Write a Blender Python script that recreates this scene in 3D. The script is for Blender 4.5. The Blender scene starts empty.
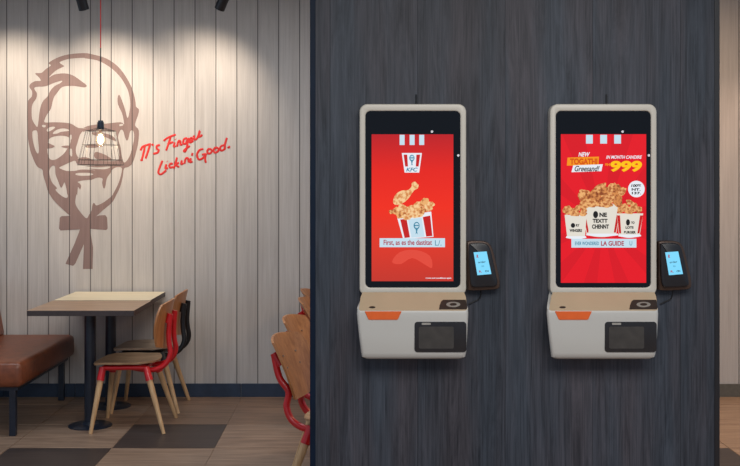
import bpy, bmesh, math, random
from mathutils import Vector, Matrix
from mathutils.geometry import delaunay_2d_cdt
random.seed(7)
C = bpy.context.scene.collection
PI = math.pi
F, CX, CY, CH = 1070.0, 358.0, 183.0, 1.52      # focal length in px, vanishing point, eye height

def PX(x, Y): return (x-CX)*Y/F
def PZ(y, Y): return CH-(y-CY)*Y/F
def pt(x, y, Y): return (PX(x, Y), PZ(y, Y))

# ------------------------------------------------------------------ materials
def new_mat(name):
    m = bpy.data.materials.new(name); m.use_nodes = True
    nt = m.node_tree; b = nt.nodes['Principled BSDF']
    return m, nt, b
def N(nt, t, **kw):
    n = nt.nodes.new(t)
    for k, v in kw.items(): setattr(n, k, v)
    return n
def mat(name, col, rough=.5, metal=0, noise=.06, scale=40, bump=0, spec=.5, stretch=(1,1,1), coat=0):
    m, nt, b = new_mat(name)
    tc = N(nt, 'ShaderNodeTexCoord'); mp = N(nt, 'ShaderNodeMapping'); mp.inputs['Scale'].default_value = stretch
    nz = N(nt, 'ShaderNodeTexNoise'); nz.inputs['Scale'].default_value = scale; nz.inputs['Detail'].default_value = 4
    nt.links.new(tc.outputs['Object'], mp.inputs[0]); nt.links.new(mp.outputs[0], nz.inputs['Vector'])
    r = N(nt, 'ShaderNodeValToRGB')
    r.color_ramp.elements[0].position = .3; r.color_ramp.elements[1].position = .7
    r.color_ramp.elements[0].color = [max(0, c*(1-noise*2)) for c in col[:3]]+[1]
    r.color_ramp.elements[1].color = [min(1, c*(1+noise*2)) for c in col[:3]]+[1]
    nt.links.new(nz.outputs['Fac'], r.inputs[0]); nt.links.new(r.outputs[0], b.inputs['Base Color'])
    b.inputs['Roughness'].default_value = rough; b.inputs['Metallic'].default_value = metal
    b.inputs['Specular IOR Level'].default_value = spec; b.inputs['Coat Weight'].default_value = coat
    if bump:
        bp = N(nt, 'ShaderNodeBump'); bp.inputs['Strength'].default_value = bump; bp.inputs['Distance'].default_value = .002
        nt.links.new(nz.outputs['Fac'], bp.inputs['Height']); nt.links.new(bp.outputs[0], b.inputs['Normal'])
    return m
def s2l(r, g, b):
    f = lambda c: (c/255/12.92) if c/255 <= .04045 else ((c/255+.055)/1.055)**2.4
    return (f(r), f(g), f(b))
def emit(name, col, strength=1.0, col2=None, scale=200):
    m, nt, b = new_mat(name)
    b.inputs['Base Color'].default_value = (0.01, .01, .01, 1); b.inputs['Roughness'].default_value = .25; b.inputs['Specular IOR Level'].default_value = .12
    b.inputs['Emission Strength'].default_value = strength
    if col2:
        tc = N(nt, 'ShaderNodeTexCoord'); nz = N(nt, 'ShaderNodeTexNoise'); nz.inputs['Scale'].default_value = scale; nz.inputs['Detail'].default_value = 3
        nt.links.new(tc.outputs['Object'], nz.inputs['Vector'])
        r = N(nt, 'ShaderNodeValToRGB'); r.color_ramp.elements[0].position = .4; r.color_ramp.elements[1].position = .58
        r.color_ramp.elements[0].color = (*col2, 1); r.color_ramp.elements[1].color = (*col, 1)
        nt.links.new(nz.outputs['Fac'], r.inputs[0]); nt.links.new(r.outputs[0], b.inputs['Emission Color'])
    else: b.inputs['Emission Color'].default_value = (*col, 1)
    return m

def plank_mat(name, c1, c2, pitch=.1488, x0=0.0, groove=.0035, gcol=(.03,.027,.03), rough=.62, axis_scale=(14, 14, .9), contrast=1.0, rnd=.10, spec=.25, tint=None, dist=.5):
    """vertical boards: grain along Z, dark open joints every `pitch` metres along X (world position)"""
    m, nt, b = new_mat(name)
    g = N(nt, 'ShaderNodeNewGeometry')
    sep = N(nt, 'ShaderNodeSeparateXYZ'); nt.links.new(g.outputs['Position'], sep.inputs[0])
    def M(op, a, bb=None, **k):
        n = N(nt, 'ShaderNodeMath', operation=op)
        for i, v in enumerate((a, bb)):
            if v is None: continue
            if isinstance(v, (int, float)): n.inputs[i].default_value = v
            else: nt.links.new(v, n.inputs[i])
        return n.outputs[0]
    u = M('DIVIDE', M('SUBTRACT', sep.outputs[0], x0), pitch)
    cell = M('FLOOR', u); fr = M('FRACT', u)
    d = M('MULTIPLY', M('MINIMUM', fr, M('SUBTRACT', 1.0, fr)), pitch)      # distance to the joint
    gr = N(nt, 'ShaderNodeMapRange'); gr.inputs[1].default_value = groove*.4; gr.inputs[2].default_value = groove
    nt.links.new(d, gr.inputs[0])
    wn = N(nt, 'ShaderNodeTexWhiteNoise', noise_dimensions='1D'); nt.links.new(cell, wn.inputs['W'])
    off = N(nt, 'ShaderNodeCombineXYZ'); nt.links.new(M('MULTIPLY', wn.outputs['Value'], 37.0), off.inputs[2]); nt.links.new(M('MULTIPLY', wn.outputs['Value'], 11.0), off.inputs[1])
    add = N(nt, 'ShaderNodeVectorMath', operation='ADD'); nt.links.new(g.outputs['Position'], add.inputs[0]); nt.links.new(off.outputs[0], add.inputs[1])
    mp = N(nt, 'ShaderNodeMapping'); mp.inputs['Scale'].default_value = axis_scale; nt.links.new(add.outputs[0], mp.inputs[0])
    n1 = N(nt, 'ShaderNodeTexNoise'); n1.inputs['Scale'].default_value = 1.6; n1.inputs['Detail'].default_value = 8; n1.inputs['Roughness'].default_value = .7; n1.inputs['Distortion'].default_value = dist
    nt.links.new(mp.outputs[0], n1.inputs['Vector'])
    mp2 = N(nt, 'ShaderNodeMapping'); mp2.inputs['Scale'].default_value = (axis_scale[0]*9, axis_scale[1]*9, axis_scale[2]*2.2); nt.links.new(add.outputs[0], mp2.inputs[0])
    n2 = N(nt, 'ShaderNodeTexNoise'); n2.inputs['Scale'].default_value = 1.5; n2.inputs['Detail'].default_value = 3
    nt.links.new(mp2.outputs[0], n2.inputs['Vector'])
    v = M('ADD', M('MULTIPLY', n1.outputs['Fac'], .6), M('MULTIPLY', n2.outputs['Fac'], .4))
    r = N(nt, 'ShaderNodeValToRGB'); r.color_ramp.elements[0].position = .5-.14/contrast; r.color_ramp.elements[1].position = .5+.14/contrast
    r.color_ramp.elements[0].color = (*c1, 1); r.color_ramp.elements[1].color = (*c2, 1); nt.links.new(v, r.inputs[0])
    src = r.outputs[0]
    if tint:
        mp3 = N(nt, 'ShaderNodeMapping'); mp3.inputs['Scale'].default_value = (7, 7, .8); nt.links.new(add.outputs[0], mp3.inputs[0])
        n3 = N(nt, 'ShaderNodeTexNoise'); n3.inputs['Scale'].default_value = 1.0; n3.inputs['Detail'].default_value = 3; nt.links.new(mp3.outputs[0], n3.inputs['Vector'])
        r3 = N(nt, 'ShaderNodeValToRGB'); r3.color_ramp.elements[0].position = .38; r3.color_ramp.elements[1].position = .62
        r3.color_ramp.elements[0].color = (*tint[0], 1); r3.color_ramp.elements[1].color = (*tint[1], 1); nt.links.new(n3.outputs['Fac'], r3.inputs[0])
        mt = N(nt, 'ShaderNodeMix', data_type='RGBA', blend_type='MULTIPLY'); mt.inputs['Factor'].default_value = 1
        nt.links.new(src, mt.inputs['A']); nt.links.new(r3.outputs[0], mt.inputs['B']); src = mt.outputs['Result']
    tone = N(nt, 'ShaderNodeHueSaturation'); nt.links.new(src, tone.inputs['Color'])
    nt.links.new(M('ADD', M('MULTIPLY', wn.outputs['Value'], 2*rnd), 1-rnd), tone.inputs['Value'])
    mx = N(nt, 'ShaderNodeMix', data_type='RGBA'); mx.inputs['A'].default_value = (*gcol, 1)
    nt.links.new(gr.outputs[0], mx.inputs['Factor']); nt.links.new(tone.outputs[0], mx.inputs['B'])
    nt.links.new(mx.outputs['Result'], b.inputs['Base Color'])
    bp = N(nt, 'ShaderNodeBump'); bp.inputs['Strength'].default_value = .35; bp.inputs['Distance'].default_value = .002
    nt.links.new(M('ADD', M('MULTIPLY', v, .25), gr.outputs[0]), bp.inputs['Height']); nt.links.new(bp.outputs[0], b.inputs['Normal'])
    b.inputs['Roughness'].default_value = rough; b.inputs['Specular IOR Level'].default_value = spec
    return m

def grain_mat(name, c1, c2, stretch, rough=.5, scale=3, spec=.35, coat=0, bump=.1):
    m, nt, b = new_mat(name)
    tc = N(nt, 'ShaderNodeTexCoord'); mp = N(nt, 'ShaderNodeMapping'); mp.inputs['Scale'].default_value = stretch
    nz = N(nt, 'ShaderNodeTexNoise'); nz.inputs['Scale'].default_value = scale; nz.inputs['Detail'].default_value = 7; nz.inputs['Roughness'].default_value = .65; nz.inputs['Distortion'].default_value = .6
    nt.links.new(tc.outputs['Object'], mp.inputs[0]); nt.links.new(mp.outputs[0], nz.inputs['Vector'])
    r = N(nt, 'ShaderNodeValToRGB'); r.color_ramp.elements[0].position = .35; r.color_ramp.elements[1].position = .65
    r.color_ramp.elements[0].color = (*c1, 1); r.color_ramp.elements[1].color = (*c2, 1)
    nt.links.new(nz.outputs['Fac'], r.inputs[0]); nt.links.new(r.outputs[0], b.inputs['Base Color'])
    bp = N(nt, 'ShaderNodeBump'); bp.inputs['Strength'].default_value = bump; bp.inputs['Distance'].default_value = .001
    nt.links.new(nz.outputs['Fac'], bp.inputs['Height']); nt.links.new(bp.outputs[0], b.inputs['Normal'])
    b.inputs['Roughness'].default_value = rough; b.inputs['Specular IOR Level'].default_value = spec; b.inputs['Coat Weight'].default_value = coat
    return m

PITCH = .1488; XJ = PX(6.7, 7.61)
M_wall = plank_mat('pale_planks', s2l(172,165,160), s2l(192,186,181), PITCH, XJ, gcol=(.10,.09,.085), groove=.0045, axis_scale=(9,9,.7), rnd=.05)
M_emb = plank_mat('taupe_paint', s2l(124,102,98), s2l(138,115,110), PITCH, XJ, rnd=.03, gcol=(.08,.06,.055), groove=.0045)
M_part = plank_mat('slate_wood', s2l(38,41,47), s2l(80,81,88), .352, PX(330, 4.3), groove=.0012, gcol=(.012,.014,.018), axis_scale=(13,13,1.1), rnd=.1, rough=.5, contrast=.9, dist=1.6, tint=((.80,.92,1.0),(1.0,.90,.90)))
M_ceil = mat('ceiling_paint', s2l(90,90,92), .9)
M_base = mat('navy_skirting', s2l(38,52,72), .5, noise=.1, scale=12)
M_basejoint = mat('grey_skirting', s2l(92,88,80), .6)
M_trimL = mat('navy_trim', s2l(12,27,46), .5, noise=.1, scale=6, spec=.15)
M_trimR = mat('black_trim', s2l(22,20,24), .45)
TILE = [grain_mat('tile_beige', s2l(112,90,75), s2l(158,132,112), (1.2,16,1), .42, 2.0, .5),
        grain_mat('tile_brown', s2l(108,84,68), s2l(146,117,96), (1.2,16,1), .42, 2.0, .5),
        grain_mat('tile_tan', s2l(140,110,88), s2l(176,145,118), (1.2,16,1), .42, 2.0, .5),
        grain_mat('tile_dark', s2l(50,42,40), s2l(72,61,57), (1.2,16,1), .42, 2.0, .5)]
M_grout = mat('grout', s2l(44,37,33), .8)
M_ply = grain_mat('plywood_back', s2l(150,94,52), s2l(186,126,76), (10,10,1.2), .38, 3, .5, coat=.15)
M_seat = grain_mat('plywood_seat', s2l(150,118,90), s2l(188,155,122), (1.2,12,1), .45, 3, .4)
M_leg = grain_mat('beech_leg', s2l(176,138,98), s2l(206,170,128), (14,14,1), .45, 3, .4)
M_red = mat('red_metal', s2l(196,22,30), .32, noise=.03, spec=.5, coat=.2)
M_blk = mat('black_metal', s2l(20,20,23), .38, noise=.1)
M_navy = mat('dark_blue_metal', s2l(24,32,46), .35, noise=.1)
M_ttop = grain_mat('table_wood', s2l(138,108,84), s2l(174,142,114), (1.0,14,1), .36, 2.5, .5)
M_ttop_lit = grain_mat('table_wood_lit', s2l(214,198,164), s2l(234,220,190), (1.0,14,1), .36, 2.5, .5)  # paler copy of the table wood, lamp light painted into its colour
M_tedge = mat('table_edge', s2l(62,52,52), .5, noise=.08)
M_leather = mat('brown_leather', s2l(116,62,38), .38, noise=.12, scale=25, bump=.25, spec=.5)
M_gry = mat('kiosk_shell', s2l(198,192,180), .38, noise=.01, scale=5)
M_face = mat('kiosk_front', s2l(190,188,182), .42, noise=.01, scale=5)
M_ledge = mat('kiosk_ledge', s2l(190,168,138), .4, noise=.02, scale=8)
M_glass = mat('bezel_glass', s2l(8,9,15), .06, noise=.0, scale=5, spec=.3)
M_orange = mat('orange_plastic', s2l(226,98,32), .4, noise=.02)
M_window = mat('smoked_window', s2l(34,30,30), .12, noise=.05, spec=.6)
M_inner = mat('smoked_inner', s2l(62,58,54), .3, noise=.1, scale=30)
M_nfc = mat('dark_brown_plastic', s2l(60,50,44), .3)
M_silver = mat('silver_mark', s2l(170,165,155), .35, metal=.4)
M_rim = mat('bronze_rim', s2l(74,56,46), .35, metal=.3)
M_body = mat('terminal_body', s2l(24,25,30), .35)
M_cable = mat('cable_rubber', s2l(20,20,22), .5)
M_redcord = mat('red_cord', s2l(190,40,34), .7)
M_letter = mat('red_letters', s2l(198,28,24), .5, noise=.03)
M_steel = mat('polished_steel', s2l(200,196,188), .22, metal=.9, noise=.02)
M_dot = mat('white_dot', s2l(230,230,235), .4)
E_red = emit('screen_red', s2l(236,42,24), 1.0)
def grad(m, stops, z0, z1):
    nt = m.node_tree; b = nt.nodes['Principled BSDF']; g = N(nt, 'ShaderNodeNewGeometry'); sp = N(nt, 'ShaderNodeSeparateXYZ')
    mr = N(nt, 'ShaderNodeMapRange'); mr.inputs[1].default_value = z0; mr.inputs[2].default_value = z1
    r = N(nt, 'ShaderNodeValToRGB'); el = r.color_ramp.elements
    el[0].position = stops[0][0]; el[0].color = (*stops[0][1], 1); el[1].position = stops[-1][0]; el[1].color = (*stops[-1][1], 1)
    for p, c in stops[1:-1]: e = el.new(p); e.color = (*c, 1)
    nt.links.new(g.outputs['Position'], sp.inputs[0]); nt.links.new(sp.outputs[2], mr.inputs[0]); nt.links.new(mr.outputs[0], r.inputs[0]); nt.links.new(r.outputs[0], b.inputs['Emission Color'])
grad(E_red, [(0, s2l(196,52,40)), (.25, s2l(222,54,36)), (.5, s2l(240,44,24)), (.75, s2l(228,34,24)), (1, s2l(186,26,34))], PZ(281, 4.25), PZ(134, 4.25))
E_red2 = emit('screen_crimson', s2l(228,18,34), 1.0)
E_redd = emit('screen_dark_red', s2l(196,28,28), 1.0)
E_redray = emit('screen_ray', s2l(216,16,32), 1.0)
E_redl = emit('screen_light_red', s2l(226,74,58), 1.0)
E_white = emit('screen_white', s2l(232,236,244), 1.0)
E_blue = emit('screen_pale_blue', s2l(196,222,236), 1.0)
E_teal = emit('screen_teal', s2l(60,132,160), 1.0)
E_txt = emit('screen_red_text', s2l(170,50,70), 1.0)
E_blk = emit('screen_black', s2l(24,24,26), 1.0)
E_cream = emit('screen_cream', s2l(226,220,208), 1.0)
E_orange = emit('screen_orange', s2l(246,150,20), 1.0)
E_yel = emit('screen_yellow', s2l(255,196,20), 1.0)
E_dor = emit('screen_dark_orange', s2l(214,86,12), 1.0)
E_chk = emit('screen_fried', s2l(236,176,112), 1.0, s2l(176,98,50), 95)
E_chk3 = emit('screen_fried_dark', s2l(214,140,78), 1.0, s2l(140,70,34), 95)
E_chk2 = emit('screen_fried_pale', s2l(246,206,150), 1.0, s2l(214,136,76), 95)
E_cyan = emit('terminal_screen', s2l(120,205,240), 1.15)
E_bulb = emit('bulb_glow', (1.0, .78, .45), 16.0)

# ------------------------------------------------------------------ helpers
def link(o): C.objects.link(o); return o
def root_empty(name, loc, label, cat, group=None, rotz=0):
    o = bpy.data.objects.new(name, None); link(o); o.location = loc; o.rotation_euler = (0,0,rotz); o.empty_display_size = .1
    o['label'] = label; o['category'] = cat
    if group: o['group'] = group
    return o
def tag(o, label, cat, group=None):
    o['label'] = label; o['category'] = cat
    if group: o['group'] = group
    return o
def origin_of(o):
    v = Vector((0,0,0))
    while o is not None: v = v+o.location; o = o.parent
    return v
def obj(name, bm, m, parent=None, smooth=False, kind=None, label=None, world=True):
    """link a bmesh given in world coordinates as one mesh object"""
    if parent is not None and world:
        bmesh.ops.translate(bm, verts=bm.verts, vec=-origin_of(parent))
    bmesh.ops.recalc_face_normals(bm, faces=bm.faces)
    me = bpy.data.meshes.new(name); bm.to_mesh(me); bm.free()
    for mm in (m if isinstance(m, (list, tuple)) else [m]): me.materials.append(mm)
    if smooth:
        for p in me.polygons: p.use_smooth = True
        try: me.set_sharp_from_angle(angle=math.radians(42))
        except Exception: pass
    o = bpy.data.objects.new(name, me); link(o)
    if parent is not None: o.parent = parent
    if kind: o['kind'] = kind
    if label: o['label'] = label
    return o
def box(bm, x0, x1, y0, y1, z0, z1, bev=0, mi=0):
    n0 = len(bm.faces)
    vs = [bm.verts.new(p) for p in ((x0,y0,z0),(x1,y0,z0),(x1,y1,z0),(x0,y1,z0),(x0,y0,z1),(x1,y0,z1),(x1,y1,z1),(x0,y1,z1))]
    fs = [bm.faces.new([vs[i] for i in q]) for q in ((0,3,2,1),(4,5,6,7),(0,1,5,4),(1,2,6,5),(2,3,7,6),(3,0,4,7))]
    for f in fs: f.material_index = mi
    if bev:
        es = set(e for f in fs for e in f.edges)
        bmesh.ops.bevel(bm, geom=list(es), offset=bev, segments=3, profile=.5, affect='EDGES')
    return bm
def nb(): return bmesh.new()
def frames(path, closed=False):
    out = []; n = len(path); up = None
    for i in range(n):
        a = path[(i-1) % n] if (closed or i > 0) else path[i]; b = path[(i+1) % n] if (closed or i < n-1) else path[i]
        t = (b-a).normalized()
        if up is None:
            up = Vector((0,0,1)) if abs(t.z) < .9 else Vector((1,0,0))
        s = t.cross(up).normalized(); up = s.cross(t).normalized()
        out.append((s, up))
    return out
def tube(bm, path, r, seg=10, closed=False, cap=True, flat=1.0):
    path = [Vector(p) for p in path]
    rr = r if isinstance(r, (list, tuple)) else [r]*len(path)
    fr = frames(path, closed); rings = []
    for p, (s, u), q in zip(path, fr, rr):
        rings.append([bm.verts.new(p+(s*math.cos(2*PI*k/seg)*flat+u*math.sin(2*PI*k/seg))*q) for k in range(seg)])
    m = len(rings)
    for i in range(m if closed else m-1):
        a, b = rings[i], rings[(i+1) % m]
        for k in range(seg): bm.faces.new((a[k], a[(k+1) % seg], b[(k+1) % seg], b[k]))
    if cap and not closed:
        bm.faces.new(rings[0][::-1]); bm.faces.new(rings[-1])
    return bm
def lathe(bm, cx, cy, prof, seg=32):
    rings = []
    for r, z in prof:
        if r < 1e-5: rings.append([bm.verts.new((cx, cy, z))])
        else: rings.append([bm.verts.new((cx+r*math.cos(2*PI*k/seg), cy+r*math.sin(2*PI*k/seg), z)) for k in range(seg)])
    for a, b in zip(rings, rings[1:]):
        for k in range(seg):
            k2 = (k+1) % seg
            if len(a) == 1 and len(b) == 1: continue
            if len(a) == 1: bm.faces.new((a[0], b[k2], b[k]))
            elif len(b) == 1: bm.faces.new((a[k], a[k2], b[0]))
            else: bm.faces.new((a[k], a[k2], b[k2], b[k]))
    return bm
def spline(pts, n=6, closed=False):
    P = [Vector(p) for p in pts]; m = len(P); out = []
    for i in range(m if closed else m-1):
        if closed: p0, p1, p2, p3 = P[(i-1) % m], P[i], P[(i+1) % m], P[(i+2) % m]
        else: p0, p1, p2, p3 = P[max(i-1,0)], P[i], P[i+1], P[min(i+2,m-1)]
        for k in range(n):
            t = k/n
            out.append(.5*((2*p1)+(p2-p0)*t+(2*p0-5*p1+4*p2-p3)*t*t+(3*p1-p0-3*p2+p3)*t**3))
    if not closed: out.append(P[-1])
    return out
def inside(p, poly):
    x, y = p; c = False; n = len(poly); j = n-1
    for i in range(n):
        xi, yi = poly[i][0], poly[i][1]; xj, yj = poly[j][0], poly[j][1]
        if (yi > y) != (yj > y) and x < (xj-xi)*(y-yi)/(yj-yi)+xi: c = not c
        j = i
    return c
def region(bm, layers, yf, yb, bevel=0):
    """layers: list of (sign, [(x,z)..]) painted in order; the union is a slab from yf (front) to yb (back)"""
    vs = []; es = []; 
    for s, poly in layers:
        k = len(vs); vs += [Vector((p[0], p[1])) for p in poly]
        es += [(k+i, k+(i+1) % len(poly)) for i in range(len(poly))]
    V, E, Fc, _, _, _ = delaunay_2d_cdt(vs, es, [], 0, 1e-6)
    keep = []
    for f in Fc:
        c = ((V[f[0]].x+V[f[1]].x+V[f[2]].x)/3, (V[f[0]].y+V[f[1]].y+V[f[2]].y)/3); on = 0
        for s, poly in layers:
            if inside(c, poly): on = s
        if on > 0: keep.append(f)
    used = {}
    fs = []
    def gv(i, side):
        if (i, side) not in used: used[(i, side)] = bm.verts.new((V[i].x, yf if side == 0 else yb, V[i].y))
        return used[(i, side)]
    cnt = {}
    for f in keep:
        fs.append(bm.faces.new([gv(i, 0) for i in f])); bm.faces.new([gv(i, 1) for i in reversed(f)])
        for a, b in zip(f, list(f[1:])+[f[0]]): cnt[(min(a,b),max(a,b))] = cnt.get((min(a,b),max(a,b)), 0)+1
    rim = []
    for (a, b), n in cnt.items():
        if n == 1:
            bm.faces.new((gv(a,0), gv(b,0), gv(b,1), gv(a,1))); rim.append((a, b))
    bmesh.ops.recalc_face_normals(bm, faces=bm.faces)
    if bevel:
        bmesh.ops.dissolve_limit(bm, angle_limit=.001, verts=bm.verts, edges=bm.edges)
        es = [e for e in bm.edges if all(abs(v.co.y-yf) < 1e-6 for v in e.verts) and len(e.link_faces) == 2 and any(abs(f.normal.y) < .5 for f in e.link_faces)]
        bmesh.ops.bevel(bm, geom=es, offset=bevel, segments=3, profile=.5, affect='EDGES')
    return bm
def rrect(x0, y0, x1, y1, r, n=6):
    out = []
    for cx, cy, a in ((x1-r,y0+r,-PI/2),(x1-r,y1-r,0),(x0+r,y1-r,PI/2),(x0+r,y0+r,PI)):
        for k in range(n+1):
            t = a+PI/2*k/n; out.append((cx+r*math.cos(t), cy+r*math.sin(t)))
    return out
def ell(cx, cy, rx, ry, n=24): return [(cx+rx*math.cos(2*PI*k/n), cy+ry*math.sin(2*PI*k/n)) for k in range(n)]
def px2w(poly, Y): return [pt(p[0], p[1], Y) for p in poly]
def pxshape(name, layers, Y, thick, m, parent, bevel=0, smooth=False, **k):
    """outline measured in the photograph, set at depth Y with real thickness"""
    if layers and isinstance(layers[0][0], (int, float)) and not isinstance(layers[0][1], (list,)): layers = [(1, layers)]
    L = [(s, px2w(p, Y)) for s, p in layers]
    return obj(name, region(nb(), L, Y, Y+thick, bevel), m, parent, smooth, **k)
def text(name, s, x0, y0, x1, y1, Y, m, parent, bold=0.0, shear=0.0, rot=0.0, thick=.0004):
    cu = bpy.data.curves.new('t', 'FONT'); cu.body = s; cu.offset = bold; cu.shear = shear; cu.extrude = 0
    o = bpy.data.objects.new('t', cu); link(o); bpy.context.view_layer.update()
    me = bpy.data.meshes.new_from_object(o.evaluated_get(bpy.context.evaluated_depsgraph_get()))
    bpy.data.objects.remove(o)
    xs = [v.co.x for v in me.vertices]; ys = [v.co.y for v in me.vertices]
    ax, bx, ay, by = min(xs), max(xs), min(ys), max(ys)
    bm = nb(); bm.from_mesh(me)
    bmesh.ops.remove_doubles(bm, verts=bm.verts, dist=1e-5)
    cx, cy = (x0+x1)/2, (y0+y1)/2; cr, sr = math.cos(rot), math.sin(rot)
    for v in bm.verts:
        u = (v.co.x-ax)/(bx-ax)*(x1-x0)-(x1-x0)/2; w = -((v.co.y-ay)/(by-ay)*(y1-y0)-(y1-y0)/2)
        X, Z = pt(cx+u*cr-w*sr, cy+u*sr+w*cr, Y); v.co = (X, Y, Z)
    r = bmesh.ops.extrude_face_region(bm, geom=bm.faces[:])
    bmesh.ops.translate(bm, verts=[g for g in r['geom'] if isinstance(g, bmesh.types.BMVert)], vec=(0, thick, 0))
    return obj(name, bm, m, parent)
def stroke(bm, pts, w, Y, thick=.003):
    """a marker stroke through photo points pts, w px wide, lying on the wall at depth Y"""
    P = [Vector((*pt(p[0], p[1], Y),)) for p in pts]
    P = [Vector((p.x, Y, p.y)) for p in P]
    S = spline(P, 5); r = w*.5*Y/F
    tube(bm, S, [r*(.75 if i in (0, len(S)-1) else 1) for i in range(len(S))], 8)
def squash(bm, Y, f):
    for v in bm.verts: v.co.y = Y+(v.co.y-Y)*f

# ------------------------------------------------------------------ setting
YW = 7.61; YP = 4.30
bm = nb(); box(bm, -5, 4, -2.5, YW+.1, -.06, -.003)
i = 0
cols0 = -.822-.590*8; rows0 = 6.136-.602*14
for ci in range(15):
    for rj in range(17):
        x0 = cols0+ci*.590; y0 = rows0+rj*.602
        if x0 > 4 or y0 > YW: continue
        x1 = min(x0+.590, 4); y1 = min(y0+.602, YW)
        k = random.choice((0,0,1,2))
        c = ci-8; r = rj-14                       # c=0: strip right of the line through x=-.822 ; r=0: row starting at Y=6.136
        if (c, r) in ((-1,0), (-2,-1), (-4,1), (-5,0), (1,-2), (4,-1)): k = 3
        elif (c, r) in ((-1,-1),(0,-1),(0,0)): k = 0
        elif (c, r) in ((-1,1),(0,1),(-1,2),(0,2)): k = 1
        elif (c, r) in ((-2,0),(-2,1),(-3,0),(-3,-1)): k = 0
        elif c >= 3: k = 2
        g = .0028
        box(bm, x0+g, x1-g, y0+g, y1-g, -.005, 0, 0, k)
for f in bm.faces:
    if f.calc_center_median().z < -.004 and f.calc_area() > 5: f.material_index = 4
obj('floor', bm, TILE+[M_grout], kind='structure')
obj('wall_back', box(nb(), -5, 4, YW, YW+.1, 0, 3.0), M_wall, kind='structure')
obj('ceiling', box(nb(), -5, 4, 2.6, YW+.1, 3.0, 3.1), M_ceil, kind='structure')
# navy skirting in lengths with a pale joint seam
bm = nb(); js = [-5, PX(4,7.6), PX(75,7.6), PX(241,7.6), PX(406,7.6), 1.9]
for a, b in zip(js, js[1:]): box(bm, a+.0015, b-.0015, YW-.012, YW, 0, .095, .002)
obj('baseboard_back', bm, M_base, kind='structure')
bm = nb(); box(bm, 1.903, 4, YW-.012, YW, 0, .092, .002)
obj('baseboard_back', bm, M_basejoint, kind='structure')
xl, xr = PX(315.5, YP), PX(714.5, YP)
obj('wall_partition', box(nb(), xl, xr, YP, YP+.14, 0, 3.0), M_part, kind='structure')
obj('trim_1', box(nb(), PX(310.0, YP), xl, YP-.004, YP+.144, 0, 3.0, .002), M_trimL, kind='structure')
obj('trim_2', box(nb(), xr, PX(719.5, YP), YP-.004, YP+.144, 0, 3.0, .002), M_trimR, kind='structure')

# ------------------------------------------------------------------ emblem on the wall
def ca(l): return [(20+u/5.825, 45+v/5.825) for u, v in l]
def cb(l): return [(75+u/5.825, 45+v/5.825) for u, v in l]
def cc(l): return [(20+u/5.825, 115+v/5.825) for u, v in l]
def cd(l): return [(75+u/5.825, 115+v/5.825) for u, v in l]
def ce(l): return [(40+u/5.825, 190+v/5.825) for u, v in l]
outer = (ca([(165,105),(215,75),(280,55),(370,47)])+cb([(100,54),(180,77),(250,125),(300,190),(335,260),(352,330),(355,358),(372,375),(368,405),(356,440)])
 + cd([(350,62),(372,90),(368,160),(355,220),(335,280),(310,303),(285,312),(278,360),(262,420),(240,466)])
 + ce([(420,72),(370,115),(325,155),(275,195),(180,152),(130,110),(80,60),(48,10)])
 + cc([(150,400),(135,350),(130,318),(100,300),(75,250),(58,200),(45,120),(42,60)])
 + ca([(42,380),(48,325),(68,300),(70,270),(55,245),(62,225),(90,210),(120,208),(112,190),(88,165),(125,162),(150,140),(180,118)]))
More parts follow.
